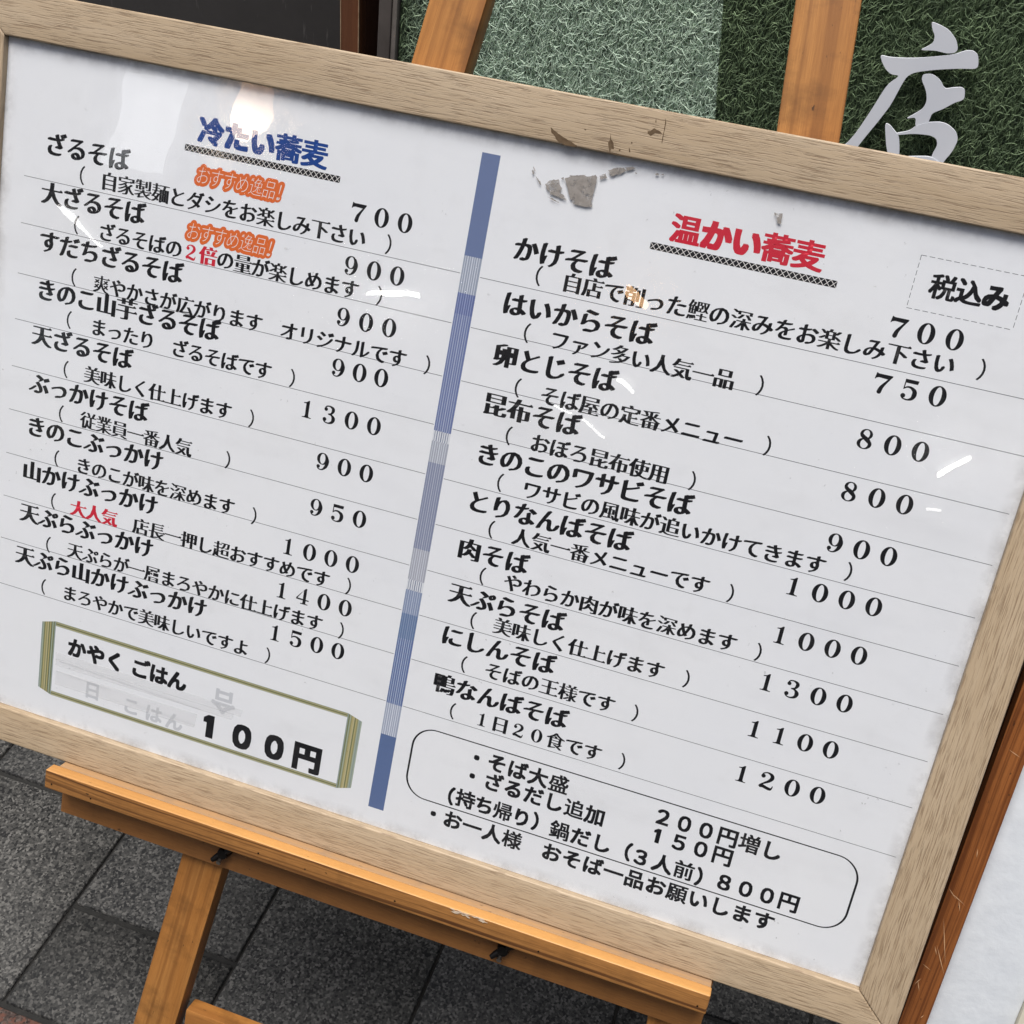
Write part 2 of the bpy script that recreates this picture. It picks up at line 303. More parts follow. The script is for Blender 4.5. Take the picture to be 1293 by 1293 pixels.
def glyph(c, style):
    k = (c, style)
    if k in _cache: return _cache[k]
    if style in ('mincho', 'mincho_b') and c in '０１２３４５７８９': r = digit(c)
    elif style in ('mincho', 'mincho_b'):
        wgt = 1.0 if style == 'mincho' else 1.25
        if c in '（）':
            V, F = raw(c); r = copies(V * np.array([1, 1.0], 'f4'), F, [(-.014, 0), (0, 0), (.014, 0)])
        elif KANA(c):
            V, F = raw(c, -.003); a = R(24); n = 6
            r = copies(V, F, [(math.cos(a) * s, math.sin(a) * s) for s in np.linspace(-.047 * wgt, .047 * wgt, n)])
        else:
            V, F = raw(c, -.009); n = 6; wgt *= 1.25 if len(V) < 75 else (1.0 if len(V) < 150 else .72)
            r = copies(V, F, [(s, s * .05) for s in np.linspace(-.044 * wgt, .044 * wgt, n)])
            nx = boundary(V, F); pv = {b: a for a, b in nx.items()}; ex = []
            for a, b in nx.items():      # free right ends of horizontal strokes get the small triangle of a Ming face
                dx, dy = V[b] - V[a]
                if abs(dx) < .012 and .018 < abs(dy) < .085 and a in pv and b in nx:
                    p, q = V[pv[a]], V[nx[b]]
                    if p[0] < V[a][0] - .24 and q[0] < V[b][0] - .24 and abs(p[1] - V[a][1]) < .02 and abs(q[1] - V[b][1]) < .02:
                        x = max(V[a][0], V[b][0]) + .034 * wgt; y = max(V[a][1], V[b][1]); yl = min(V[a][1], V[b][1])
                        ex.append(poly([(x - .15, y - .002), (x - .055, y + .058), (x + .025, y - .004), (x, yl)]))
            if ex:
                V2, F2, z2 = merge(ex); V1, F1, z1 = r; r = (np.concatenate([V1, V2]), np.concatenate([F1, F2 + len(V1)]), np.concatenate([z1, z2 + 3e-5]))
    elif style == 'thin': V, F = raw(c, -.019); r = (V, F, np.zeros(len(V)))
    else:
        rx, ry = {'gothic': (.034, .030), 'black': (.046, .040), 'heavy': (.060, .050), 'fat': (.19, .165)}[style]
        V, F = raw(c) if c != '１' else poly([(.43, .02), (.57, .02), (.57, .72), (.47, .72), (.31, .60), (.31, .53), (.43, .58)])
        if not KANA(c) and style in ('black', 'heavy') and c not in '円０１２３５８':
            rx, ry = (rx * .80, ry * .62) if c in '冷込' else (rx * .68, ry * .44)
        if not KANA(c) and style == 'gothic' and c in '増盛鍋様願帰前追': rx, ry = rx * .75, ry * .55
        if style == 'fat': sh_ = [(rx * math.cos(t), ry * math.sin(t)) for t in np.linspace(0, 2 * math.pi, 20, endpoint=False)]
        else: sh_ = [(rx * a_, ry * b_) for a_ in (-1, -.34, .34, 1) for b_ in (-1, 0, 1)]      # a square nib keeps the corners sharp
        r = copies(V, F, [(0, 0)] + sh_)
    _cache[k] = r; return r
def text_mesh(name, s, style, x0, v0, x1, v1, em, sx=1., sy=1., shear=0., flip=False):
    """glyph cells centred from (x0,v0) to (x1,v1) in board millimetres (v runs down)"""
    Vs, Fs, zs, n = [], [], [], 0; k = max(1, len(s) - 1)
    for i, c in enumerate(s):
        if c == '　': continue
        V, F, z = glyph(c, style); xc = x0 + (x1 - x0) * i / k; vc = v0 + (v1 - v0) * i / k
        cxg = .5
        if c in '（': cxg = .82
        if c in '）': cxg = .18
        X = (V[:, 0] - cxg) * em * sx; Y = (V[:, 1] - .365) * em * sy
        if flip: Y = -Y
        X = X + Y * shear
        Vs.append(np.stack([xc + X, vc - Y, z], 1)); Fs.append(F + n); n += len(V)
    return np.concatenate(Vs), np.concatenate(Fs)

# ------------------------------------------------------------------ the setting: pavement
CW, CH, GY = .24255, .30, .0975           # paving stones; row seams at y = GY + k*CH (odd columns half a stone on)
M_GRAN = granite('dark_granite', (.027, .027, .0255), (.062, .060, .056), (.135, .13, .12))
M_RGRAN = granite('reddish_granite', (.05, .035, .03), (.10, .07, .06), (.18, .14, .12), 1.)
M_JOINT = noisy('joint_sand', (.012, .012, .011), (.022, .021, .019), 60, .9)
M_STREET = noisy('street_concrete', (.13, .125, .12), (.17, .165, .16), 2.5, .85)
def struct(o): o['kind'] = 'structure'; return o
st = struct(link('ground', boxm('ground', -40, 40, -40, 40, -.25, -.030, 'x', 0), M_STREET))
pv = bpy.data.objects.new('pavement', None); COL.objects.link(pv); struct(pv)
link('joint_bed', boxm('joint_bed', -2.0, 2.9, -1.25, 1.45, -.028, -.006, 'x', 0), M_JOINT, pv)
GX = -.0996
def tile_mesh(w_, h_):
    g, gy = .0022, .0040; return boxm('paving_stone', -w_ / 2 + g, w_ / 2 - g, -h_ / 2 + gy, h_ / 2 - gy, -.02, 0, 'x', .0018, 1)
TM, TMh, TR_ = tile_mesh(CW, CH), tile_mesh(CW, CH / 2), tile_mesh(.15, .10)
for m_ in (TM, TMh): m_.materials.append(M_GRAN)
TR_.materials.append(M_RGRAN)
YB = -.2015                                # the grey stones end here, a red strip and more grey follow
for i in range(-8, 12):
    xc = GX + (i + .5) * CW; odd = (i % 2 == 0)
    y = YB
    if odd: cells = [(YB, CH / 2)] + [(YB + CH / 2 + k * CH, CH) for k in range(0, 4)]
    else: cells = [(YB + k * CH, CH) for k in range(0, 5)]
    for (y0, h) in cells:
        o = link('paving_stone', TM if h == CH else TMh, None, pv); o.location = (xc, y0 + h / 2, rng.uniform(-.0005, .0005)); o.rotation_euler = (rng.uniform(-.002, .002), rng.uniform(-.002, .002), 0)
for i in range(-12, 19):
    o = link('paving_stone', TR_, None, pv); o.location = (-.06 + i * .15, YB - .05, 0); o['label'] = 'small reddish granite stone'
for i in range(-8, 12):
    for k in range(3):
        o = link('paving_stone', TM, None, pv); o.location = (GX + (i + .5) * CW, YB - .10 - CH * (k + .5), 0)

# ------------------------------------------------------------------ things behind the board
M_WALL = noisy('charcoal_panel', (.050, .046, .043), (.062, .057, .053), 14, .55, .1, .001, 5, .4, (.14, .13, .12))
wl = thing('shopfront_wall', 'dark charcoal shopfront wall behind the easel and the green sign', 'wall', (.6, 1.0, 0)); wl['kind'] = 'structure'
for i, (xa, xb) in enumerate(((-3.2, -1.4), (-1.396, .70), (.704, 2.6), (2.604, 4.4))):
    link('wall_panel', boxm('wall_panel', xa, xb, -.41, -.38, 0, 3.0, 'z', .002), M_WALL, wl)
link('wall_core', boxm('wall_core', -3.2, 4.4, -.376, -.2, 0, 3.0, 'z', 0), flat('wall_core', (.03, .03, .03), .8), wl)
# wooden upright between wall and sign
po = thing('wooden_post', 'dark brown wooden upright with pale worn edges left of the green sign', 'post', (.096, .392, 0), (-R(2), 0, 0))
pm = pine('dark_brown_side', (.075, .03, .016), (.085, .034, .018), (.04, .016, .009), .3, 90, .2, .6)
link('front_board', boxm('front_board', -.0095, .0115, .0, .018, 0, 1.75, 'z', .0012), M_POST, po)
for xe in (-.0098, .0108): link('worn_edge', boxm('worn_edge', xe, xe + .001, -.0006, .002, 0.03, 1.74, 'z', .0002), noisy('worn_pale_edge', (.30, .18, .10), (.46, .32, .20), 90, .7), po)
link('side_board', boxm('side_board', .0035, .0115, .0182, .125, 0, 1.75, 'z', .001), pm, po)
link('foot_block', boxm('foot_block', -.03, .033, -.02, .13, 0, .03, 'x', .003), M_POST, po)

# green sign of artificial grass with a brush-written character
SG = thing('grass_sign', 'upright green sign covered in artificial grass with a pale grey brush-written character', 'sign', (.646, .26406, 0), (-R(6), 0, 0))
ZO = 1.1364                                 # height along the sign's face of the reference point used below
M_SF = noisy('sign_frame_grey_brown', (.060, .050, .044), (.085, .072, .064), 30, .5)
M_SF2 = noisy('sign_frame_bead', (.13, .115, .10), (.17, .15, .135), 60, .45)
W2 = .50
link('back_panel', boxm('back_panel', -.475, W2, .003, .03, .02, 1.78, 'z', .001), flat('sign_back', (.04, .06, .038), .8), SG)
for (a, b_) in ((-.489, -.4755), (W2 + .0005, W2 + .014)):
    link('frame_member', boxm('frame_member', a, b_, -.012, .035, 0, 1.80, 'z', .0015), M_SF, SG)
link('frame_member', boxm('frame_member', -.4752, W2 + .0002, -.012, .035, 1.782, 1.80, 'x', .0015), M_SF, SG)
link('frame_member', boxm('frame_member', -.4752, W2 + .0002, -.012, .035, 0, .018, 'x', .0015), M_SF, SG)
link('frame_bead', boxm('frame_bead', -.4750, -.4700, -.010, .0, .02, 1.78, 'z', .001), M_SF2, SG)
g = np.random.default_rng(3)
def fibres(nf, x0, x1, z0, z1):
    K = 5; P0 = np.stack([g.uniform(x0, x1, nf), g.uniform(z0, z1, nf)], 1); L = g.uniform(.005, .013, nf); A = np.where(g.uniform(0, 1, nf) < .6, g.normal(1.75, .45, nf), g.uniform(0, 2 * math.pi, nf)); B = g.normal(0, 1.1, nf); wd = g.uniform(.00030, .00058, nf)
    dep = g.uniform(0, .0055, nf); t = np.linspace(0, 1, K); V = np.zeros((nf, K, 2, 3), 'f4'); x = P0[:, 0].copy(); z = P0[:, 1].copy(); ang = A.copy()
    arch = g.uniform(.0, .0025, nf)
    for k in range(K):
        nx_, nz_ = -np.sin(ang), np.cos(ang); ww = wd * (1 - .5 * t[k])
        y = -dep - arch * math.sin(math.pi * t[k])
        for s_, sgn in ((0, -1), (1, 1)): V[:, k, s_] = np.stack([x + sgn * nx_ * ww / 2, y + sgn * wd * .3, z + sgn * nz_ * ww / 2], 1)
        x = x + np.cos(ang) * L / (K - 1); z = z + np.sin(ang) * L / (K - 1); ang = ang + B / (K - 1)
    F = []; base = (np.arange(nf) * K * 2)[:, None]
    for k in range(K - 1): F.append(base + np.array([[2 * k, 2 * k + 1, 2 * k + 3, 2 * k + 2]]))
    F = np.stack(F, 1).reshape(-1, 4); sh = np.clip(dep / .0055 * .75 + g.normal(.1, .22, nf), 0, 1)  # fibres coloured darker towards the back, a depth shade painted into the mat
    V[..., 0] = np.clip(V[..., 0], -.468, W2)
    me = mesh_np('grass_matting', V.reshape(-1, 3), F); at = me.attributes.new('shade', 'FLOAT', 'POINT'); at.data.foreach_set('value', np.repeat(sh, K * 2).astype('f4')); return me
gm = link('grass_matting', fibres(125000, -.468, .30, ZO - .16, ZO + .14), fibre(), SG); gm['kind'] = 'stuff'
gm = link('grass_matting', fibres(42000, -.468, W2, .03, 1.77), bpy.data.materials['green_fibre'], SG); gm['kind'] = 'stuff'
SP = {'dot': [(31.2, 29.2), (39.2, 27.6), (48.0, 24.6), (55.7, 18.1), (59.5, 11.0), (57.8, 7.4), (51.4, 5.9), (40.7, 6.8), (28.0, 4.8), (34.3, 9.1), (37.8, 13.0), (37.3, 18.5), (33.6, 23.4)], 'fall': [(-3.9, -4.3), (5.7, -5.0), (23.8, -2.7), (41.2, 1.3), (58.1, 6.3), (66.9, 11.1), (72.5, 11.6), (77.4, 8.8), (80.2, -0.1), (78.0, -2.7), (65.9, -4.3), (46.4, -8.5), (29.3, -13.6), (23.6, -18.2), (21.0, -26.1), (16.7, -44.4), (9.2, -61.2), (1.4, -77.1), (-4.8, -91.1), (-11.8, -92.9), (-19.4, -90.3), (-19.3, -85.9), (-15.3, -86.9), (-12.7, -84.6), (-6.9, -73.8), (1.5, -50.6), (8.6, -28.2), (17.8, -18.5), (9.6, -18.8), (3.8, -15.1), (-0.6, -10.1)], 'stem': [(36.5, -14.2), (44.1, -12.5), (52.2, -16.2), (58.2, -23.2), (64.1, -21.0), (71.6, -19.2), (75.2, -20.9), (77.0, -29.1), (69.9, -32.7), (61.6, -40.0), (53.6, -44.9), (53.0, -50.9), (52.2, -56.3), (42.4, -59.5), (41.1, -50.7), (32.5, -53.9), (39.2, -48.2), (44.8, -42.9), (46.2, -35.7), (43.0, -26.9), (36.6, -18.8)], 'right': [(27.1, -68.0), (38.8, -63.5), (43.2, -57.9), (51.4, -53.6), (62.5, -51.1), (69.9, -52.1), (78.4, -57.0), (82.1, -63.5), (80.2, -74.6), (75.1, -85.3), (74.0, -95.4), (66.5, -96.8), (63.5, -82.6), (66.1, -71.2), (63.3, -65.7), (56.8, -63.8), (41.7, -65.4), (30.6, -68.6)], 'left': [(15.9, -60.7), (20.1, -61.1), (25.6, -65.4), (30.8, -69.3), (34.4, -79.6), (36.7, -90.2), (40.1, -106.9), (34.3, -108.0), (29.2, -94.1), (22.5, -80.5), (19.3, -71.4)], 'foot': [(33.7, -88.3), (47.3, -85.0), (63.3, -82.0), (72.8, -85.8), (74.7, -97.7), (67.0, -102.9), (39.3, -108.3)]}
M_CH = noisy('pale_grey_acrylic', (.74, .76, .80), (.82, .83, .86), 12, .4)
bm_ = bmesh.new()
def soften(P, n=2):
    for _ in range(n):
        Q = []
        for i_, p in enumerate(P):
            q_ = P[(i_ + 1) % len(P)]; Q += [(p[0] * .8 + q_[0] * .2, p[1] * .8 + q_[1] * .2), (p[0] * .2 + q_[0] * .8, p[1] * .2 + q_[1] * .8)]
        P = Q
    return P
for i, (k, pts) in enumerate(SP.items()):
    pts = soften(pts)
    y0 = -.0145 - i * .0002
    f_ = bm_.faces.new([bm_.verts.new((x / 1000, y0, ZO + z / 1000)) for x, z in pts]); r_ = bmesh.ops.extrude_face_region(bm_, geom=[f_])
    bmesh.ops.translate(bm_, verts=[v for v in r_['geom'] if isinstance(v, bmesh.types.BMVert)], vec=(0, -.003, 0))
bmesh.ops.recalc_face_normals(bm_, faces=bm_.faces); me = bpy.data.meshes.new('character'); bm_.to_mesh(me); bm_.free(); link('character', me, M_CH, SG)

# wood-framed white board at the right
WB = thing('framed_white_board', 'white textured board in a red-brown stained wooden frame leaning at the right edge', 'board', (.8725, -0.3237, 0), (-R(18.7), 0, 0))
M_WP = noisy('white_textured_paint', (.60, .63, .66), (.66, .69, .715), 70, .7, .28, .0018, 6)
M_DK = flat('dark_brown_plate', (.045, .025, .014), .6)
WH = 1.06
link('frame_member', boxm('frame_member', -.0105, .0105, -.004, .016, 0, WH, 'z', .0012), M_STILE, WB)['label'] = 'scratched left member of the frame'
link('gap_plate', boxm('gap_plate', -.030, -.0108, .010, .022, 0, WH, 'z', .001), M_DK, WB)  # dark brown plate filling the gap left of the frame
link('white_panel', boxm('white_panel', .0107, .0765, .006, .0165, .02, WH - .03, 'z', .0005), M_WP, WB)
M_CREAM = noisy('cream_paint', (.60, .56, .44), (.65, .61, .50), 40, .5)
link('cream_strip', boxm('cream_strip', .0767, .084, .001, .0165, .02, WH - .03, 'z', .001), M_CREAM, WB)
link('white_panel', boxm('white_panel', .0842, .40, .006, .0165, .02, WH - .03, 'z', .0005), M_WP, WB)
link('frame_member', boxm('frame_member', .4002, .4212, -.004, .016, 0, WH, 'z', .0012), M_STILE, WB)
link('frame_member', boxm('frame_member', .0107, .40, -.004, .0165, WH - .029, WH, 'x', .0012), M_STILE, WB)
link('frame_member', boxm('frame_member', .0107, .40, -.004, .0165, 0, .019, 'x', .0012), M_STILE, WB)
scm = flat('raw_wood_scratch', (.60, .36, .19), .6)
def sliver(name, pts, y, mat, parent, wdt=.0004):
    Vs, Fs, n = [], [], 0
    for (x0, z0, x1, z1) in pts:
        dx, dz = x1 - x0, z1 - z0; L = math.hypot(dx, dz); nx_, nz_ = -dz / L * wdt / 2, dx / L * wdt / 2
        Vs += [(x0, y, z0), (x0 * .5 + x1 * .5 + nx_, y, z0 * .5 + z1 * .5 + nz_), (x1, y, z1), (x0 * .5 + x1 * .5 - nx_, y, z0 * .5 + z1 * .5 - nz_)]; Fs.append((n, n + 1, n + 2, n + 3)); n += 4
    return link(name, mesh_np(name, Vs, Fs), mat, parent)
zz = 0.615
SC = [(-.006, .030, .0075, -.012), (-.004, .004, .0095, -.022), (-.008, .055, .006, .047), (-.009, -.018, -.001, -.022), (-.010, .058, -.002, .050), (0, .050, .004, .040), (-.005, .002, -.001, -.006), (-.004, .19, .006, .186), (-.007, .24, .002, .232), (-.0095, -.04, -.006, -.032), (-.008, -.035, -.004, -.045), (-.0098, -.11, -.008, -.095), (.004, -.07, .006, -.066), (.0, .10, .0015, .092)]
for a, b_, c, d_ in SC: sliver('scratch', [(a, zz + b_, c, zz + d_)], -.0043, scm, WB, .0007)

# ------------------------------------------------------------------ easel
TILT = R(21.8)
EA = thing('wooden_easel', 'orange-brown varnished pine easel holding up the menu board', 'easel', (.46, -.30, 0))
EO = Vector((.46, -.30, 0)); O = Vector((0, 0, 1.02))
ux, uv_, uh = Vector((1, 0, 0)), Vector((0, -math.sin(TILT), -math.cos(TILT))), Vector((0, -math.cos(TILT), math.sin(TILT)))
def E(x, v, h): return O + ux * (x / 1000) + uv_ * (v / 1000) + uh * (h / 1000) - EO
VG = (1.02 / math.cos(TILT)) * 1000 - 2     # v at which the plane meets the ground
def leg(xt, xb, vt, vb, x_w, h0, h1, name='leg', mat=None):
    c = [E(x, v, h) for (v, xx) in ((vt, xt), (vb, xb)) for (x, h) in ((xx, h0), (xx + x_w, h0), (xx + x_w, h1), (xx, h1))]
    return link(name, bar_mesh(name, c, (E(xb, vb, 0) - E(xt, vt, 0)), .0015), mat or M_LEG, EA)
sl = (195.2 - 320.4) / (689.5 + 186.4); leg(320.4 + sl * (-300 + 186.4), 320.4 + sl * (VG + 186.4), -300, VG - 16, 42.5, -12.4, -34)
sr = (659.6 - 579.4) / (586.7 + 226.0); leg(579.4 + sr * (-300 + 226.), 579.4 + sr * (VG + 226.), -300, VG - 16, 43.5, -12.4, -34)
link('top_block', bar_mesh('top_block', [E(x, v, h) for x in (318, 640) for (v, h) in ((-345, -13), (-301, -13), (-301, -38), (-345, -38))], (1, 0, 0), .002), M_LEG, EA)
a_, b_ = E(478, -85, -36), Vector((.478, .335, .0)) - EO
link('rear_leg', bar_mesh('rear_leg', [p + Vector(q) for p in (a_, b_) for q in ((-.018, 0, 0), (.018, 0, 0), (.018, .02, 0), (-.018, .02, 0))], b_ - a_, .0015), M_LEG, EA)
# rail, ledge, lip
link('rail', bar_mesh('rail', [E(x, v, h) for x in (84.6, 704.6) for (v, h) in ((518.8, 0), (576, 0), (576, -12), (518.8, -12))], (1, 0, 0), .0012), M_RAIL, EA)
c = [E(*q) for q in ((90.4, 518.5, -12), (88.5, 518.5, 14), (88.5, 531, 14), (90.4, 531, -12), (703, 518.5, -12), (703, 518.5, 14), (703, 531, 14), (703, 531, -12))]
c = [E(x, v, h) for x in (88.5, 703) for (v, h) in ((518.5, .15), (518.5, 13.8), (533, 13.8), (533, .15))]
link('ledge', bar_mesh('ledge', c, (1, 0, 0), .0008), M_LEDGE, EA)
c = [E(x, v, h) for x in (82.4, 704) for (v, h) in ((518.0, 14), (518.0, 26), (537, 26), (537, 14))]
link('ledge', bar_mesh('ledge', [E(x, v, h) for x in (90.5, 703) for (v, h) in ((518.5, -12), (518.5, .0), (518.75, .0), (518.75, -12))], (1, 0, 0), 0), M_LEDGE, EA)
lip = link('lip', bar_mesh('lip', c, (1, 0, 0), .0016, 3), M_LIP, EA)
lip.data.materials.append(pine('flat_sawn_pine_lit_top', (.56, .275, .082), (.66, .35, .115), (.36, .16, .05), .35, 60, .2, .40))  # lip top coloured brighter than the front, as if lit from above; fewer lines
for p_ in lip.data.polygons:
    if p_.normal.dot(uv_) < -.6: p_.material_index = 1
# lower cross bar between the legs
link('crossbar', bar_mesh('crossbar', [E(x, v, h) for (x, v, h) in ((232, 757, -14), (232, 795, -14), (232, 795, -32), (232, 757, -32), (668, 757, -14), (668, 795, -14), (668, 795, -32), (668, 757, -32))], (1, 0, 0), .0015), M_LEG, EA)
M_BOLT = flat('blackened_metal', (.018, .016, .015), .45, .5, .8)
M_STEEL = flat('worn_steel', (.35, .32, .29), .35, .5, 1.)
for xb in (258, 528):
    wnut = link('wing_nut', tube('wing_nut', [E(xb, 556, .3), E(xb, 556, 3), E(xb, 556, 9)], [.0065, .0062, .0048], 14), M_BOLT, EA)
    for sgn, nm in ((-1, 'wing'), (1, 'wing')):
        o = link(nm, tube(nm, [E(xb, 556, 5), E(xb + sgn * 5, 556 + 5 * (1 if sgn < 0 else -1), 7), E(xb + sgn * 9, 556 + 9 * (1 if sgn < 0 else -1) , 9)], [.0028, .0032, .0022], 8), M_BOLT, wnut)
    link('bolt_end', tube('bolt_end', [E(xb - 1, 562, 6), E(xb - 1, 563.5, 12)], .0022, 10), M_STEEL, wnut)
for xn, vn in ((90, 531), (131, 532), (300, 529), (560, 531), (696, 531), (430, 530)):
    link('nail', tube('nail', [E(xn, vn, 25.7), E(xn, vn, 26.15)], .0009, 8), M_BOLT, EA)
# splintered patch on the lip's front edge
sp = []
for i in range(26):
    xx = 492 + rng.uniform(-14, 20); L = rng.uniform(3, 9); vv = 518.1 + rng.uniform(-.2, 3.2)
    sp += [(xx, vv, xx + L, vv + rng.uniform(-.5, .9), rng.uniform(.5, 1.3))]
Vs, Fs, n = [], [], 0
for (xa, va, xb, vb, wdt) in sp:
    hh = 26.2 + rng.uniform(0, .5); 
    for q in (E(xa, va, hh), E((xa + xb) / 2, va + wdt / 2, hh + .4), E(xb, vb, hh), E((xa + xb) / 2, va - wdt / 2, hh + .2)): Vs.append(tuple(q))
    Fs.append((n, n + 1, n + 2, n + 3)); n += 4
link('splinter', mesh_np('splinter', Vs, Fs), flat('raw_splinter', (.50, .40, .30), .8), EA)['label'] = 'splintered pale patch on the tray edge'

# ------------------------------------------------------------------ menu board
BO = Vector((396, 518, 0))
bw = O + ux * .396 + uv_ * .518
MB_ = thing('menu_board', 'large white noodle menu poster in a light oak frame propped on the wooden easel', 'menu board', bw, (-TILT, 0, 0))
def B(x, v, h): return ((x - 396) / 1000, -h / 1000, (518 - v) / 1000)
X0, X1, V0, V1 = -57, 849.5, -140.5, 518.0
IX0, IX1, IV0, IV1 = -21.8, 814.4, -105.3, 483.0
HF, HBK = 6.0, -12.0
def fr(name, corners, axis):
    cs = [B(x, v, h) for (x, v, h) in corners]; return link(name, bar_mesh(name, cs, axis, .0015, 3), M_OAK, MB_)
m = .12                                     # hairline of the mitre
fr('frame_rail', [(X0 + m, V0, HF), (X0 + m, V0, HBK), (IX0 + m, IV0, HBK), (IX0 + m, IV0, HF), (X1 - m, V0, HF), (X1 - m, V0, HBK), (IX1 - m, IV0, HBK), (IX1 - m, IV0, HF)], (1, 0, 0))
fr('frame_rail', [(X0 + m, V1, HF), (X0 + m, V1, HBK), (IX0 + m, IV1, HBK), (IX0 + m, IV1, HF), (X1 - m, V1, HF), (X1 - m, V1, HBK), (IX1 - m, IV1, HBK), (IX1 - m, IV1, HF)], (1, 0, 0))
fr('frame_rail', [(X0, V0 + m, HF), (X0, V0 + m, HBK), (IX0, IV0 + m, HBK), (IX0, IV0 + m, HF), (X0, V1 - m, HF), (X0, V1 - m, HBK), (IX0, IV1 - m, HBK), (IX0, IV1 - m, HF)], (0, 0, 1))
fr('frame_rail', [(X1, V0 + m, HF), (X1, V0 + m, HBK), (IX1, IV0 + m, HBK), (IX1, IV0 + m, HF), (X1, V1 - m, HF), (X1, V1 - m, HBK), (IX1, IV1 - m, HBK), (IX1, IV1 - m, HF)], (0, 0, 1))
def sheet(name, x0, x1, v0, v1, h0, h1, mat, parent=MB_):
    a, b_ = B(x0, v1, h0), B(x1, v0, h1); return link(name, boxm(name, a[0], b_[0], min(a[1], b_[1]), max(a[1], b_[1]), a[2], b_[2], 'x', 0), mat, parent)
sheet('backing_board', IX0 - .0 + .1, IX1 - .1, IV0 + .1, IV1 - .1, -11.5, -4, flat('brown_hardboard', (.16, .10, .06), .8))
PO = sheet('poster', IX0 + .12, IX1 - .12, IV0 + .12, IV1 - .12, -1.2, 0, M_PAPER)
def printed(name, V, F, mat, h=.03, label=None, parent=None):
    V = np.asarray(V, float); W = np.stack([(V[:, 0] - 396) / 1000, -(h / 1000 + V[:, 2]) if V.shape[1] > 2 else np.full(len(V), -h / 1000), (518 - V[:, 1]) / 1000], 1)
    o = link(name, mesh_np(name, W, F), mat, parent or PO)
    if label: o['label'] = label
    return o
def quads(L):
    V, F = [], []
    for q in L:
        n = len(V); V += [(x, v, 0.) for x, v in q]; F.append(tuple(range(n, n + 4)))
    return V, F
def rect(x0, x1, v0, v1): return [(x0, v0), (x1, v0), (x1, v1), (x0, v1)]
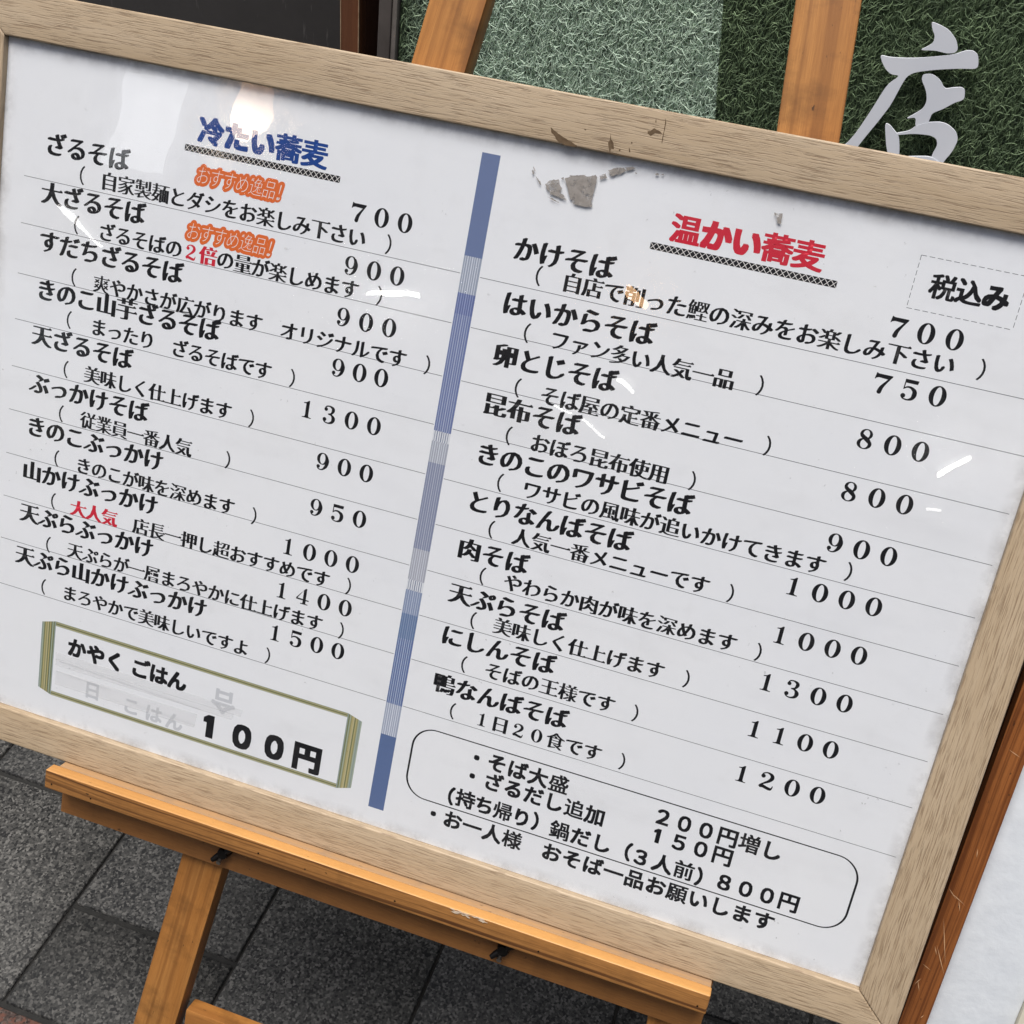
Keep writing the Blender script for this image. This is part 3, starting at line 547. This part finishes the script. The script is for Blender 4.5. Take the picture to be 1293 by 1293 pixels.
TX = [('name', 'ざるそば', 27.9, -29.34, 86.3, -29.03), ('name', '大ざるそば', 27.5, 10.0, 104.8, 9.87), ('name', 'すだちざるそば', 28.3, 49.3, 143.7, 49.78), ('name', 'きのこ山芋ざるそば', 29.1, 89.26, 181.9, 88.53), ('name', '天ざるそば', 27.8, 128.75, 105.8, 129.78), ('name', 'ぶっかけそば', 28.8, 170.57, 125.2, 171.22), ('name', 'きのこぶっかけ', 28.7, 209.08, 143.8, 209.72), ('name', '山かけぶっかけ', 27.7, 249.87, 143.1, 249.95), ('name', '天ぷらぶっかけ', 28.1, 289.38, 143.1, 289.61), ('name', '天ぷら山かけぶっかけ', 26.6, 330.24, 200.1, 330.02), ('name', 'かけそば', 430.5, -26.96, 489.0, -27.01), ('name', 'はいからそば', 429.7, 14.04, 528.5, 13.59), ('name', '卵とじそば', 430.2, 53.82, 508.6, 53.9), ('name', '昆布そば', 429.3, 92.71, 488.4, 93.18), ('name', 'きのこのワサビそば', 431.0, 132.49, 584.9, 132.25), ('name', 'とりなんばそば', 430.8, 172.05, 546.4, 172.07), ('name', '肉そば', 430.7, 212.51, 470.8, 212.57), ('name', '天ぷらそば', 430.1, 251.63, 509.1, 251.42), ('name', 'にしんそば', 430.1, 289.32, 508.9, 289.2), ('name', '鴨なんばそば', 430.8, 332.53, 528.5, 332.43), ('price', '７００', 295.0, -27.59, 333.5, -27.44), ('price', '９００', 295.3, 12.92, 333.9, 12.75), ('price', '９００', 295.1, 53.37, 334.1, 53.22), ('price', '９００', 297.1, 93.78, 334.1, 93.33), ('price', '１３００', 276.0, 133.02, 334.4, 132.86), ('price', '９００', 295.6, 172.57, 334.3, 172.68), ('price', '９５０', 295.8, 212.32, 334.7, 212.08), ('price', '１０００', 276.5, 252.26, 334.8, 252.06), ('price', '１４００', 276.2, 292.25, 334.6, 291.64), ('price', '１５００', 275.7, 332.21, 334.1, 331.58), ('price', '７００', 702.4, -29.0, 740.8, -29.14), ('price', '７５０', 702.6, 11.18, 740.8, 11.13), ('price', '８００', 701.8, 52.05, 740.5, 51.8), ('price', '８００', 701.3, 92.0, 740.6, 91.56), ('price', '９００', 701.4, 132.08, 740.5, 131.84), ('price', '１０００', 681.3, 172.39, 740.6, 171.81), ('price', '１０００', 681.6, 212.4, 740.6, 211.69), ('price', '１３００', 681.2, 252.47, 740.6, 251.87), ('price', '１１００', 681.9, 292.74, 740.7, 291.71), ('price', '１２００', 681.8, 332.7, 741.1, 331.78), ('note', '自家製麺とダシをお楽しみ下さい', 79.3, -9.61, 296.7, -8.93), ('par', '（', 54.2, -10.0, 54.2, -10.0), ('par', '）', 323.2, -8.94, 323.2, -8.94), ('note', 'ざるそばの２倍の量が楽しめます', 80.9, 30.62, 297.1, 30.96), ('par', '（', 52.4, 30.16, 52.4, 30.16), ('par', '）', 322.2, 30.9, 322.2, 30.9), ('note', '爽やかさが広がります\u3000オリジナルです', 80.1, 73.57, 344.7, 75.14), ('par', '（', 53.8, 72.87, 53.8, 72.87), ('par', '）', 369.9, 74.94, 369.9, 74.94), ('note', 'まったり\u3000ざるそばです', 81.1, 109.67, 233.3, 110.84), ('par', '（', 52.5, 109.16, 52.5, 109.16), ('par', '）', 259.6, 111.4, 259.6, 111.4), ('note', '美味しく仕上げます', 78.8, 151.21, 202.8, 151.91), ('par', '（', 53.2, 151.77, 53.2, 151.77), ('par', '）', 228.7, 152.73, 228.7, 152.73), ('note', '従業員一番人気', 78.7, 191.34, 170.6, 191.95), ('par', '（', 52.0, 191.2, 52.0, 191.2), ('par', '）', 212.2, 192.64, 212.2, 192.64), ('note', 'きのこが味を深めます', 78.1, 232.34, 216.1, 232.45), ('par', '（', 51.0, 231.98, 51.0, 231.98), ('par', '）', 242.2, 234.49, 242.2, 234.49), ('note', '大人気\u3000店長一押し超おすすめです', 76.3, 272.15, 309.7, 272.12), ('par', '（', 50.9, 271.52, 50.9, 271.52), ('par', '）', 334.5, 272.23, 334.5, 272.23), ('note', '天ぷらが一層まろやかに仕上げます', 76.7, 312.05, 309.3, 312.44), ('par', '（', 49.3, 313.14, 49.3, 313.14), ('par', '）', 334.4, 312.88, 334.4, 312.88), ('note', 'まろやかで美味しいですよ', 75.0, 353.66, 246.1, 354.88), ('par', '（', 47.8, 354.43, 47.8, 354.43), ('par', '）', 271.8, 355.22, 271.8, 355.22), ('note', '自店で削った鰹の深みをお楽しみ下さい', 469.8, -10.28, 738.7, -11.29), ('par', '（', 443.5, -10.47, 443.5, -10.47), ('par', '）', 763.8, -12.95, 763.8, -12.95), ('note', 'ファン多い人気一品', 469.1, 33.49, 594.5, 33.0), ('par', '（', 442.9, 32.94, 442.9, 32.94), ('par', '）', 621.0, 32.05, 621.0, 32.05), ('note', 'そば屋の定番メニュー', 470.2, 75.96, 611.6, 75.08), ('par', '（', 444.0, 75.37, 444.0, 75.37), ('par', '）', 636.9, 73.8, 636.9, 73.8), ('note', 'おぼろ昆布使用', 469.9, 114.04, 564.3, 113.64), ('par', '（', 444.2, 113.62, 444.2, 113.62), ('par', '）', 590.0, 113.06, 590.0, 113.06), ('note', 'ワサビの風味が追いかけてきます', 471.1, 151.88, 692.0, 151.68), ('par', '（', 444.6, 151.94, 444.6, 151.94), ('par', '）', 716.7, 150.93, 716.7, 150.93), ('note', '人気一番メニューです', 470.4, 191.34, 613.7, 190.37), ('par', '（', 444.9, 191.19, 444.9, 191.19), ('par', '）', 638.1, 190.95, 638.1, 190.95), ('note', 'やわらか肉が味を深めます', 471.0, 230.4, 644.5, 229.78), ('par', '（', 445.0, 231.27, 445.0, 231.27), ('par', '）', 669.4, 230.84, 669.4, 230.84), ('note', '美味しく仕上げます', 469.7, 268.98, 596.2, 268.36), ('par', '（', 444.5, 270.43, 444.5, 270.43), ('par', '）', 622.0, 268.54, 622.0, 268.54), ('note', 'そばの王様です', 469.6, 309.1, 564.8, 308.09), ('par', '（', 443.9, 310.31, 443.9, 310.31), ('par', '）', 589.7, 309.05, 589.7, 309.05), ('note', '１日２０食です', 468.2, 353.84, 563.4, 352.92), ('par', '（', 442.0, 354.09, 442.0, 354.09), ('par', '）', 588.7, 353.28, 588.7, 353.28), ('headb', '冷たい蕎麦', 164.6, -64.08, 252.9, -63.44), ('headr', '温かい蕎麦', 543.2, -64.2, 630.8, -64.32), ('tax', '税込み', 723.7, -61.41, 758.8, -62.02), ('rec', 'おすすめ逸品！', 161.7, -30.14, 231.0, -30.19), ('rec', 'おすすめ逸品！', 158.5, 14.04, 228.9, 13.75), ('kaya', 'かやく', 86.9, 404.55, 126.2, 405.18), ('kaya', 'ごはん', 152.1, 404.62, 189.3, 404.94), ('yen', '１００円', 226.4, 439.12, 321.3, 439.06), ('box', '・', 470.2, 389.25, 470.2, 389.25), ('box', 'そば大盛', 488.2, 388.6, 542.4, 389.8), ('box', '２００円増し', 631.2, 390.43, 719.8, 390.02), ('box', '・', 469.5, 406.92, 469.5, 406.92), ('box', 'ざるだし追加', 488.2, 406.89, 577.3, 407.88), ('box', '１５０円', 630.9, 408.12, 684.3, 407.8), ('box', '（', 455.0, 431.36, 455.0, 431.36), ('box', '持ち帰り', 467.9, 430.24, 518.1, 430.73), ('box', '）', 530.2, 430.03, 530.2, 430.03), ('box', '鍋だし', 551.8, 431.19, 587.8, 430.87), ('box', '（', 610.7, 430.56, 610.7, 430.56), ('box', '３人前', 621.9, 431.84, 660.9, 431.3), ('box', '）', 668.9, 432.58, 668.9, 432.58), ('box', '８００円', 691.4, 430.43, 743.6, 429.68), ('box', '・', 442.6, 453.11, 442.6, 453.11), ('box', 'お一人様', 460.3, 453.54, 514.0, 453.77), ('box', 'おそば一品お願いします', 549.1, 453.76, 729.2, 452.91)]
STY = {'name': ('dish_name', 'mincho_b', M_INK, 19.6), 'price': ('price', 'mincho_b', M_INK, 19.6), 'note': ('dish_note', 'mincho', M_INK, 15.9), 'par': ('bracket', 'mincho', M_INK, 15.9),
       'headb': ('heading', 'heavy', M_BLUE, 21.5), 'headr': ('heading', 'heavy', M_RED, 21.5), 'tax': ('tax_notice', 'black', M_INK, 18.), 'rec': ('recommendation_mark', 'fat', M_ORANGE, 15.2),
       'kaya': ('side_dish_name', 'black', M_INK, 19.4), 'yen': ('side_dish_price', 'heavy', M_INK, 28.), 'box': ('extra_note', 'gothic', M_INK, 17.4)}
REDS = {'ざるそばの２倍の量が楽しめます': (5, 7), '大人気　店長一押し超おすすめです': (0, 3)}
for (k, s, x0, v0, x1, v1) in TX:
    nm, sty, mat, em = STY[k]; sx = sy = 1.; sh = 0.
    if k == 'rec': sx, sh = .80, .17
    if k in ('headb', 'headr'): sx = 1.04
    if s == '３人前': x1 -= 3
    if k == 'box' and s == '）' and x0 > 600: x0 = x1 = x0 + 2
    if s in REDS and k == 'note':
        a, b_ = REDS[s]; n = len(s) - 1; f = lambda i: (x0 + (x1 - x0) * i / n, v0 + (v1 - v0) * i / n)
        V, F = text_mesh(nm, s[a:b_], 'mincho_b', *f(a), *f(b_ - 1), em); printed(nm, V, F, M_RED, label='red characters within the note')
        s = s[:a] + '　' * (b_ - a) + s[b_:]
    n = max(1, len(s) - 1); f = lambda i: (x0 + (x1 - x0) * i / n, v0 + (v1 - v0) * i / n); i0 = 0
    for word in s.split('　'):
        if word:
            V, F = text_mesh(nm, word, sty, *f(i0), *f(i0 + len(word) - 1), em, sx, sy, sh); o = printed(nm, V, F, mat)
        i0 += len(word) + 1
    if k == 'headb': o['label'] = 'blue heading'
    if k == 'headr': o['label'] = 'red heading'
    if k == 'rec':
        o['label'] = 'orange recommendation mark with pale lettering'
        V, F = text_mesh('pale_lettering', s, 'thin', x0, v0, x1, v1, em, sx, sy, sh); printed('pale_lettering', V, F, M_PALE, .14)
# rules across the sheet
RV = [0.0, 38.33, 80.29, 119.3, 160.41, 199.11, 238.97, 278.91, 319.08, 363.11]
L = []
for i, v in enumerate(RV):
    L.append(rect(.4, 383.2, v - .22, v + .22)); L.append(rect(399.0, 810, v - .22, v + .22))
for q in L: V, F = quads([q]); printed('rule_line', V, F, M_GREYLINE, .02)
# blue woven stripe down the middle: base bands and fine vertical threads
SV = [-89.3, -13.7, 14.3, 30.4, 123.7, 132.2, 149.7, 223.3, 250.6, 259.7, 280.8, 303.1, 364.0, 393.8, 465.7]
SCOL = [(.145, .19, .33), (.30, .34, .42), (.12, .155, .32), (.15, .19, .36), (.66, .68, .71), (.36, .38, .44), (.22, .245, .35), (.36, .375, .43), (.66, .68, .71), (.22, .27, .40), (.125, .19, .33), (.115, .165, .33), (.33, .37, .47), (.105, .155, .30)]
THR = [None, (.62, .65, .72), (.30, .34, .52), (.40, .44, .56), (.15, .18, .28), (.62, .65, .70), (.42, .45, .53), (.60, .62, .68), (.15, .18, .28), (.45, .50, .60), (.26, .32, .45), (.40, .46, .58), (.66, .69, .75), None]
for i in range(14):
    mt = flat('stripe_blue', SCOL[i], .5, .2); V, F = quads([rect(384.0, 398.3, SV[i], SV[i + 1])]); o = printed('stripe_band', V, F, mt, .02)
    if THR[i]:
        mt = flat('stripe_thread', THR[i], .5, .2); q = []
        for x, w_ in ((385.2, .45), (386.9, .7), (388.9, .5), (390.6, .8), (392.5, .5), (394.2, .7), (396.1, .5)): q.append(rect(x, x + w_, SV[i], SV[i + 1]))
        V, F = quads(q); printed('stripe_thread', V, F, mt, .035)
# cross-hatched underlines
def hatch(xa, xb, vc, h=5.0):
    V, F = quads([rect(xa, xb, vc - h / 2, vc + h / 2)]); printed('hatched_underline', V, F, M_INK, .02)
    q = []; n = int((xb - xa) / 4.4); st_ = (xb - xa) / n
    for i in range(n):
        x = xa + i * st_; t = .27
        for o_ in (0,):
            for sg_ in (-1, 1):
                q.append([(x + o_ - t, vc - sg_ * h / 2), (x + o_ + t, vc - sg_ * h / 2), (x + st_ + o_ + t, vc + sg_ * h / 2), (x + st_ + o_ - t, vc + sg_ * h / 2)])
    V, F = quads(q); V = [(x, v, i * 1e-8) for i, (x, v, _) in enumerate(V)]; printed('hatching', V, F, M_PALE, .05)
hatch(143.2, 276.3, -48.9); hatch(520.3, 654.6, -48.9)
# dashed box round the tax notice
q = []
def dash(xa, va, xb, vb, n):
    for i in range(n):
        t0, t1 = i / n, (i + .68) / n; p = (xa + (xb - xa) * t0, va + (vb - va) * t0); r = (xa + (xb - xa) * t1, va + (vb - va) * t1)
        if abs(xa - xb) < .01: q.append(rect(p[0] - .2, p[0] + .2, min(p[1], r[1]), max(p[1], r[1])))
        else: q.append(rect(min(p[0], r[0]), max(p[0], r[0]), p[1] - .2, p[1] + .2))
dash(704, -79.8, 775, -79.8, 13); dash(704, -43.6, 775, -43.6, 13); dash(704, -79.8, 704, -43.6, 7); dash(775, -79.8, 775, -43.6, 7)
V, F = quads(q); printed('dashed_box', V, F, M_GREYLINE, .02)
# round-cornered box at the bottom right
P = []; x0, x1, v0, v1, rr = 413.4, 788.4, 376.2, 442.3, 19
for (cx_, cv_, a0) in ((x1 - rr, v0 + rr, -90), (x1 - rr, v1 - rr, 0), (x0 + rr, v1 - rr, 90), (x0 + rr, v0 + rr, 180)):
    for k in range(13): a = R(a0 + k * 7.5); P.append((cx_, cv_, math.cos(a), math.sin(a)))
V = [(c_ + dx * (rr - .85), v_ + dv * (rr - .5), 0) for c_, v_, dx, dv in P] + [(c_ + dx * (rr + .85), v_ + dv * (rr + .5), 0) for c_, v_, dx, dv in P]; n = len(P)
printed('rounded_box', V, [(i, (i + 1) % n, n + (i + 1) % n, n + i) for i in range(n)], M_INK, .02)
# olive striped frame round the side dish
def para(p, q_, r, s_, n, cols, nm):
    for i in range(n):
        t0, t1 = i / n, (i + 1) / n; f = lambda a, b_, t: (a[0] + (b_[0] - a[0]) * t, a[1] + (b_[1] - a[1]) * t)
        V, F = quads([[f(p, q_, t0), f(p, q_, t1), f(s_, r, t1), f(s_, r, t0)]]); printed(nm, V, F, cols[i % len(cols)], .03)
ol = [flat('print_%s' % n_, c_, .5, .2) for n_, c_ in (('grey_green', (.26, .31, .28)), ('olive', (.17, .19, .09)), ('sage', (.33, .38, .30)), ('ochre', (.42, .36, .17)), ('dark_olive', (.13, .15, .075)), ('sand', (.46, .41, .24)), ('khaki', (.28, .27, .13)))]
para((49.4, 388.2), (63.6, 384.0), (64.0, 458.3), (50.2, 453.8), 12, [ol[0], ol[2], ol[1], ol[3], ol[6], ol[5], ol[1], ol[3], ol[4], ol[2], ol[1], ol[0]], 'left_bar')
para((352.0, 384.8), (365.8, 388.9), (365.8, 454.0), (352.0, 458.6), 12, [ol[0], ol[1], ol[2], ol[6], ol[3], ol[5], ol[1], ol[3], ol[6], ol[2], ol[0], ol[2]], 'right_bar')
tb = [ol[2], ol[6], ol[5], ol[4], ol[1], ol[6], ol[5], ol[2]]
para((63.6, 384.0), (63.6, 388.6), (352.0, 389.0), (352.0, 384.9), 8, tb, 'top_bar')
para((64.0, 453.8), (64.0, 458.3), (352.0, 458.5), (352.0, 454.2), 8, tb, 'bottom_bar')
# old lettering showing faintly under strips of tape
for (s, x, v, em, sx) in (('合', 236, 411, 24, 1.), ('日', 106.5, 441, 18, 1.), ('こ', 147, 444, 18, 1.), ('は', 170, 444.5, 18, 1.), ('ん', 191, 445.5, 18, 1.)):
    V, F = text_mesh('faded_lettering', s, 'gothic', x, v, x, v, em, sx, 1, 0, s == '合'); printed('faded_lettering', V, F, M_GHOST, .02)
tape = film('clear_tape', (.80, .80, .80), .25)
for (x0, x1, v0, v1) in ((66, 256, 414.0, 421.5), (66, 248, 420.6, 427), (67, 213, 431.8, 446)):
    V, F = quads([[(x0, v0), (x1, v0 - 1), (x1 - 2, v1 - 1.5), (x0 + .5, v1)]]); printed('tape_strip', V, F, tape, .20 + .06 * rng.random())
crm = flat('tape_crease', (.42, .42, .43), .6, .2); q = []
for (x0, v0, x1, v1) in ((70, 422.0, 150, 423.6), (150, 423.6, 215, 425.0), (68, 432.5, 120, 434.2), (150, 440.2, 212, 442)): q.append([(x0, v0), (x1, v1), (x1, v1 + .28), (x0, v0 + .18)])
V, F = quads(q); printed('tape_crease', V, F, crm, .30)
# glossy laminate on the print and the clear cover over it
M_LAM = clear('laminate', .03, .06, 1100, .13, (16, .5, .002))
M_COV = clear('acrylic_cover', .04, .0, 0, 0, (9, .22, .0018), (1, 1, 1), .42)
def pane(name, h, mat):
    V, F = quads([rect(IX0 + .1, IX1 - .1, IV0 + .1, IV1 - .1)]); return printed(name, V, [f[::-1] for f in F], mat, h, None, MB_)
pane('laminate_film', .5, M_LAM); pane('cover_sheet', 1.5, M_COV)
# adhesive residue on the cover, chips in the foil of the frame
RES = [[(449.3, -82.8), (453.5, -84.9), (459.7, -86.5), (466.0, -87.3), (471.1, -89.1), (472.5, -87.7), (472.3, -79.4), (471.8, -71.0), (473.0, -67.3), (468.7, -66.0), (462.2, -66.1), (458.3, -66.6), (455.1, -70.8), (453.1, -75.7), (451.1, -78.8)], [(435.6, -75.9), (438.8, -79.5), (445.0, -81.1), (446.2, -77.9), (448.5, -75.7), (447.9, -72.1), (450.9, -70.9), (453.7, -67.5), (446.6, -69.2), (440.8, -69.8), (438.0, -72.4)], [(446.6, -82.7), (448.3, -83.5), (449.2, -81.1), (447.0, -81.5)], [(473.8, -89.2), (477.9, -91.5), (479.5, -89.0), (475.2, -86.9)], [(479.2, -93.7), (484.0, -96.7), (490.1, -97.9), (492.3, -96.1), (487.7, -92.7), (481.8, -90.3), (480.1, -91.7)], [(490.9, -98.4), (496.0, -99.8), (498.5, -99.0), (494.9, -96.6), (492.3, -96.5)], [(423.8, -83.3), (424.9, -84.3), (426.2, -81.5), (424.9, -81.0)], [(424.4, -86.0), (424.9, -86.5), (426.8, -83.4), (425.8, -83.6)], [(426.9, -80.8), (429.0, -79.4), (432.9, -75.3), (432.0, -75.2), (428.8, -78.1)], [(438.9, -67.7), (443.2, -67.2), (448.8, -65.2), (447.9, -64.9), (442.5, -66.2)], [(452.1, -85.1), (464.0, -87.8), (462.4, -86.9), (453.6, -84.5)], [(498.6, -96.5), (500.6, -95.5), (499.4, -95.1)], [(513.1, -97.9), (515.1, -98.9), (516.2, -98.1), (514.2, -97.0)], [(517.5, -98.3), (519.1, -99.0), (519.0, -97.7)], [(600.7, -87.9), (606.7, -88.4), (607.1, -81.2), (604.6, -82.0)]]
CHP = [[(432.7, -115.4), (436.2, -113.6), (439.1, -112.0), (444.1, -110.0), (450.0, -108.1), (454.5, -106.3), (454.2, -105.6), (449.7, -105.0), (445.1, -105.1), (443.1, -106.2), (441.3, -105.9), (438.6, -107.7), (437.0, -110.0), (434.1, -111.6)], [(476.4, -119.2), (477.7, -115.2), (480.0, -112.7), (481.1, -108.9), (478.9, -108.7), (478.9, -105.7), (477.0, -109.2), (476.1, -112.4), (477.0, -114.2)], [(503.8, -125.3), (506.3, -127.9), (508.3, -127.0), (510.6, -126.6), (512.5, -125.0), (507.5, -124.6), (504.9, -122.2), (502.4, -123.4), (501.9, -125.0)], [(512.5, -135.4), (513.8, -132.5), (513.7, -128.4), (513.7, -124.2), (514.1, -118.9), (513.4, -119.0), (513.3, -124.6), (513.1, -129.9), (512.9, -132.4)], [(479.1, -105.8), (483.2, -105.4), (488.7, -105.2), (495.0, -105.3), (495.1, -105.9), (488.6, -105.7), (484.0, -106.1), (479.6, -106.3)], [(491.4, -111.8), (491.9, -111.7), (493.2, -109.0), (492.2, -108.8)], [(492.0, -115.7), (493.2, -115.9), (493.4, -114.9), (492.4, -114.7)], [(484.7, -109.3), (485.8, -109.5), (485.8, -108.4), (485.1, -108.3)], [(505.9, -133.6), (506.3, -133.8), (506.9, -131.7), (506.2, -131.6)], [(456.9, -118.6), (458.7, -118.5), (458.5, -117.6), (457.5, -117.9)]]
M_RES = noisy('dried_adhesive', (.25, .225, .20), (.34, .31, .28), 260, .85, .5, .0006)
_t = M_RES.node_tree; _al = _t.nodes.new('ShaderNodeTexNoise'); _al.inputs['Scale'].default_value = 230; _al.inputs['Detail'].default_value = 6; _mr = _t.nodes.new('ShaderNodeMapRange')
_tc = _t.nodes.new('ShaderNodeTexCoord'); _t.links.new(_tc.outputs['Object'], _al.inputs['Vector']); _mr.inputs[1].default_value = .33; _mr.inputs[2].default_value = .50; _mr.inputs[3].default_value = .12; _mr.inputs[4].default_value = .80
_t.links.new(_al.outputs[0], _mr.inputs[0]); _t.links.new(_mr.outputs[0], _t.nodes['Principled BSDF'].inputs['Alpha'])
def plate(name, pts, h0, h1, mat):
    bm = bmesh.new(); f = bm.faces.new([bm.verts.new(B(x, v, h0)) for x, v in pts]); r = bmesh.ops.extrude_face_region(bm, geom=[f])
    dd = Vector(B(0, 0, h1)) - Vector(B(0, 0, h0)); bmesh.ops.translate(bm, verts=[v for v in r['geom'] if isinstance(v, bmesh.types.BMVert)], vec=dd); bmesh.ops.recalc_face_normals(bm, faces=bm.faces)
    me = bpy.data.meshes.new(name); bm.to_mesh(me); bm.free(); return link(name, me, mat, MB_)
def ragged(pts, amp):
    out = []
    for i, p in enumerate(pts):
        q_ = pts[(i + 1) % len(pts)]; L = math.hypot(q_[0] - p[0], q_[1] - p[1]); n = max(1, int(L / 1.1))
        for k in range(n):
            t = k / n; out.append((p[0] + (q_[0] - p[0]) * t + rng.uniform(-amp, amp), p[1] + (q_[1] - p[1]) * t + rng.uniform(-amp, amp)))
    return out
for p in RES: plate('adhesive_residue', ragged(p, .28), 1.51, 1.525, M_RES)
M_CHP = noisy('bare_fibreboard', (.085, .052, .026), (.13, .085, .045), 400, .9)
for p in CHP: plate('foil_chip', ragged(p, .10), HF + .01, HF + .06, M_CHP)

# ------------------------------------------------------------------ across the street: arcade roof with its lamps (they show as reflections in the cover)
M_CAN = noisy('arcade_ceiling', (.30, .30, .30), (.34, .34, .34), 3, .7)
CA = thing('arcade_roof', 'grey arcade roof with round posts across the street, seen only mirrored in the cover', 'roof', (0, -9.5, 0)); CA['kind'] = 'structure'
link('roof_slab', boxm('roof_slab', -9, 9, -4.6, 5.6, 3.15, 3.35, 'x', .01), M_CAN, CA)
link('back_wall', boxm('back_wall', -9, 9, -4.9, -4.65, 0, 3.34, 'x', .01), noisy('far_shop_wall', (.22, .21, .20), (.30, .29, .28), 1.2, .7), CA)
for x in (-7, -3.6, 3.6, 7): link('roof_post', tube('roof_post', [(x, 5.3, 0), (x, 5.3, 3.15)], .07, 20), M_CAN, CA)
M_TUBE = emis('tube_light', (1, .97, .92), 38.); M_WARM = emis('warm_lamp', (1, .60, .30), 14.)
t_ = NT('warm_lantern'); sz = t_.n('ShaderNodeSeparateXYZ'); t_.l(t_.n('ShaderNodeTexCoord').outputs['Generated'], sz.inputs[0])   # a lantern lit from a bulb low inside
up_ = t_.ramp(sz.outputs[2], 1.0, .25); t_.b.inputs['Base Color'].default_value = (.8, .7, .6, 1)
t_.l(t_.mix(up_, c4((1, .45, .16)), c4((1, .80, .58))), t_.b.inputs['Emission Color']); t_.l(t_.math('MULTIPLY_ADD', t_.math('POWER', up_, 2.), 14., 2.), t_.b.inputs['Emission Strength']); M_LANT = t_.m
M_DIM = emis('dim_tube_light', (1, .97, .93), 9.); M_HSG = flat('lamp_housing', (.7, .7, .7), .5)
LMP = [((-2.95, -8.37), (-2.45, -8.21)), ((2.05, -10.12), (2.12, -9.10)), ((2.23, -12.1), (2.37, -11.85)), ((-.90, -9.42), (-.79, -9.70)), ((-1.5, -11.94), (-1.32, -12.45)), ((-1.76, -11.12), (-1.62, -11.58)), ((-5.58, -7.8), (-5.82, -8.9))]
LBL = ['white tube lamp mirrored as a streak on the third price 900', 'white tube lamp mirrored as a bright streak right of the upper 800', 'white tube lamp mirrored as a short dash near the right frame edge',
       'white tube lamp mirrored as a dash right of the egg noodle name', 'white tube lamp mirrored as a dash right of the kelp noodle name', 'white tube lamp mirrored over the note under the egg noodles', 'white tube lamp mirrored as a long streak beside the left frame edge']
for i, (a, b_) in enumerate(LMP):
    a, b_ = Vector((*a, 2.98)), Vector((*b_, 2.98)); mid = (a + b_) / 2
    t = thing('tube_lamp', LBL[i], 'lamp', mid, (0, 0, 0), 'tube lamps under the arcade roof')
    link('light_tube', tube('light_tube', [a - mid, b_ - mid], .020 if i < 2 else .015, 12), M_TUBE if i < 2 else M_DIM, t)
    up = Vector((0, 0, .09)); dd = (b_ - a).normalized(); s = dd.cross(Vector((0, 0, 1))) * .05
    link('housing', bar_mesh('housing', [p + o_ for p in (a - mid, b_ - mid) for o_ in (up - s - Vector((0, 0, .055)) + Vector((0, 0, .0)), up + s - Vector((0, 0, .055)), up * 1.85 + s, up * 1.85 - s)], dd, .003), M_HSG, t)
t = thing('globe_lamp', 'warm orange globe lamp hanging from the arcade roof, mirrored beside the blue heading', 'lamp', (-2.38, -4.58, 2.9))
link('globe', tube('globe', [(0, 0, -.16), (0, 0, -.15), (0, 0, -.10), (0, 0, 0), (0, 0, .10), (0, 0, .15), (0, 0, .16)], [.02, .05, .085, .095, .085, .05, .02], 24), M_LANT, t)
link('stem', tube('stem', [(0, 0, .16), (0, 0, .25)], .012, 10), M_HSG, t)
t = thing('added_glow_panel', 'unseen white glowing panel added under the arcade roof, mirrored as a pale upright smear', 'added glow panel', (-3.15, -5.0, 2.55))  # glowing panel added for the upright smear it mirrors in the cover
link('lit_face', boxm('lit_face', -.19, .15, .041, .05, .02, .56, 'z', .002), emis('glow_panel_face', (.93, .96, 1), 2.4), t); link('case', boxm('case', -.21, .17, -.06, .04, 0, .60, 'z', .004), M_HSG, t)
t = thing('small_warm_lamp', 'small warm orange spot lamp under the arcade roof, mirrored beside the red heading notes', 'lamp', (-.53, -6.75, 2.98))
link('bulb', tube('bulb', [(-.07, .07, 0), (.07, -.07, 0)], .03, 14), M_WARM, t); link('stem', tube('stem', [(0, 0, .03), (0, 0, .17)], .01, 10), M_HSG, t)
bpy.data.objects.remove(_src)
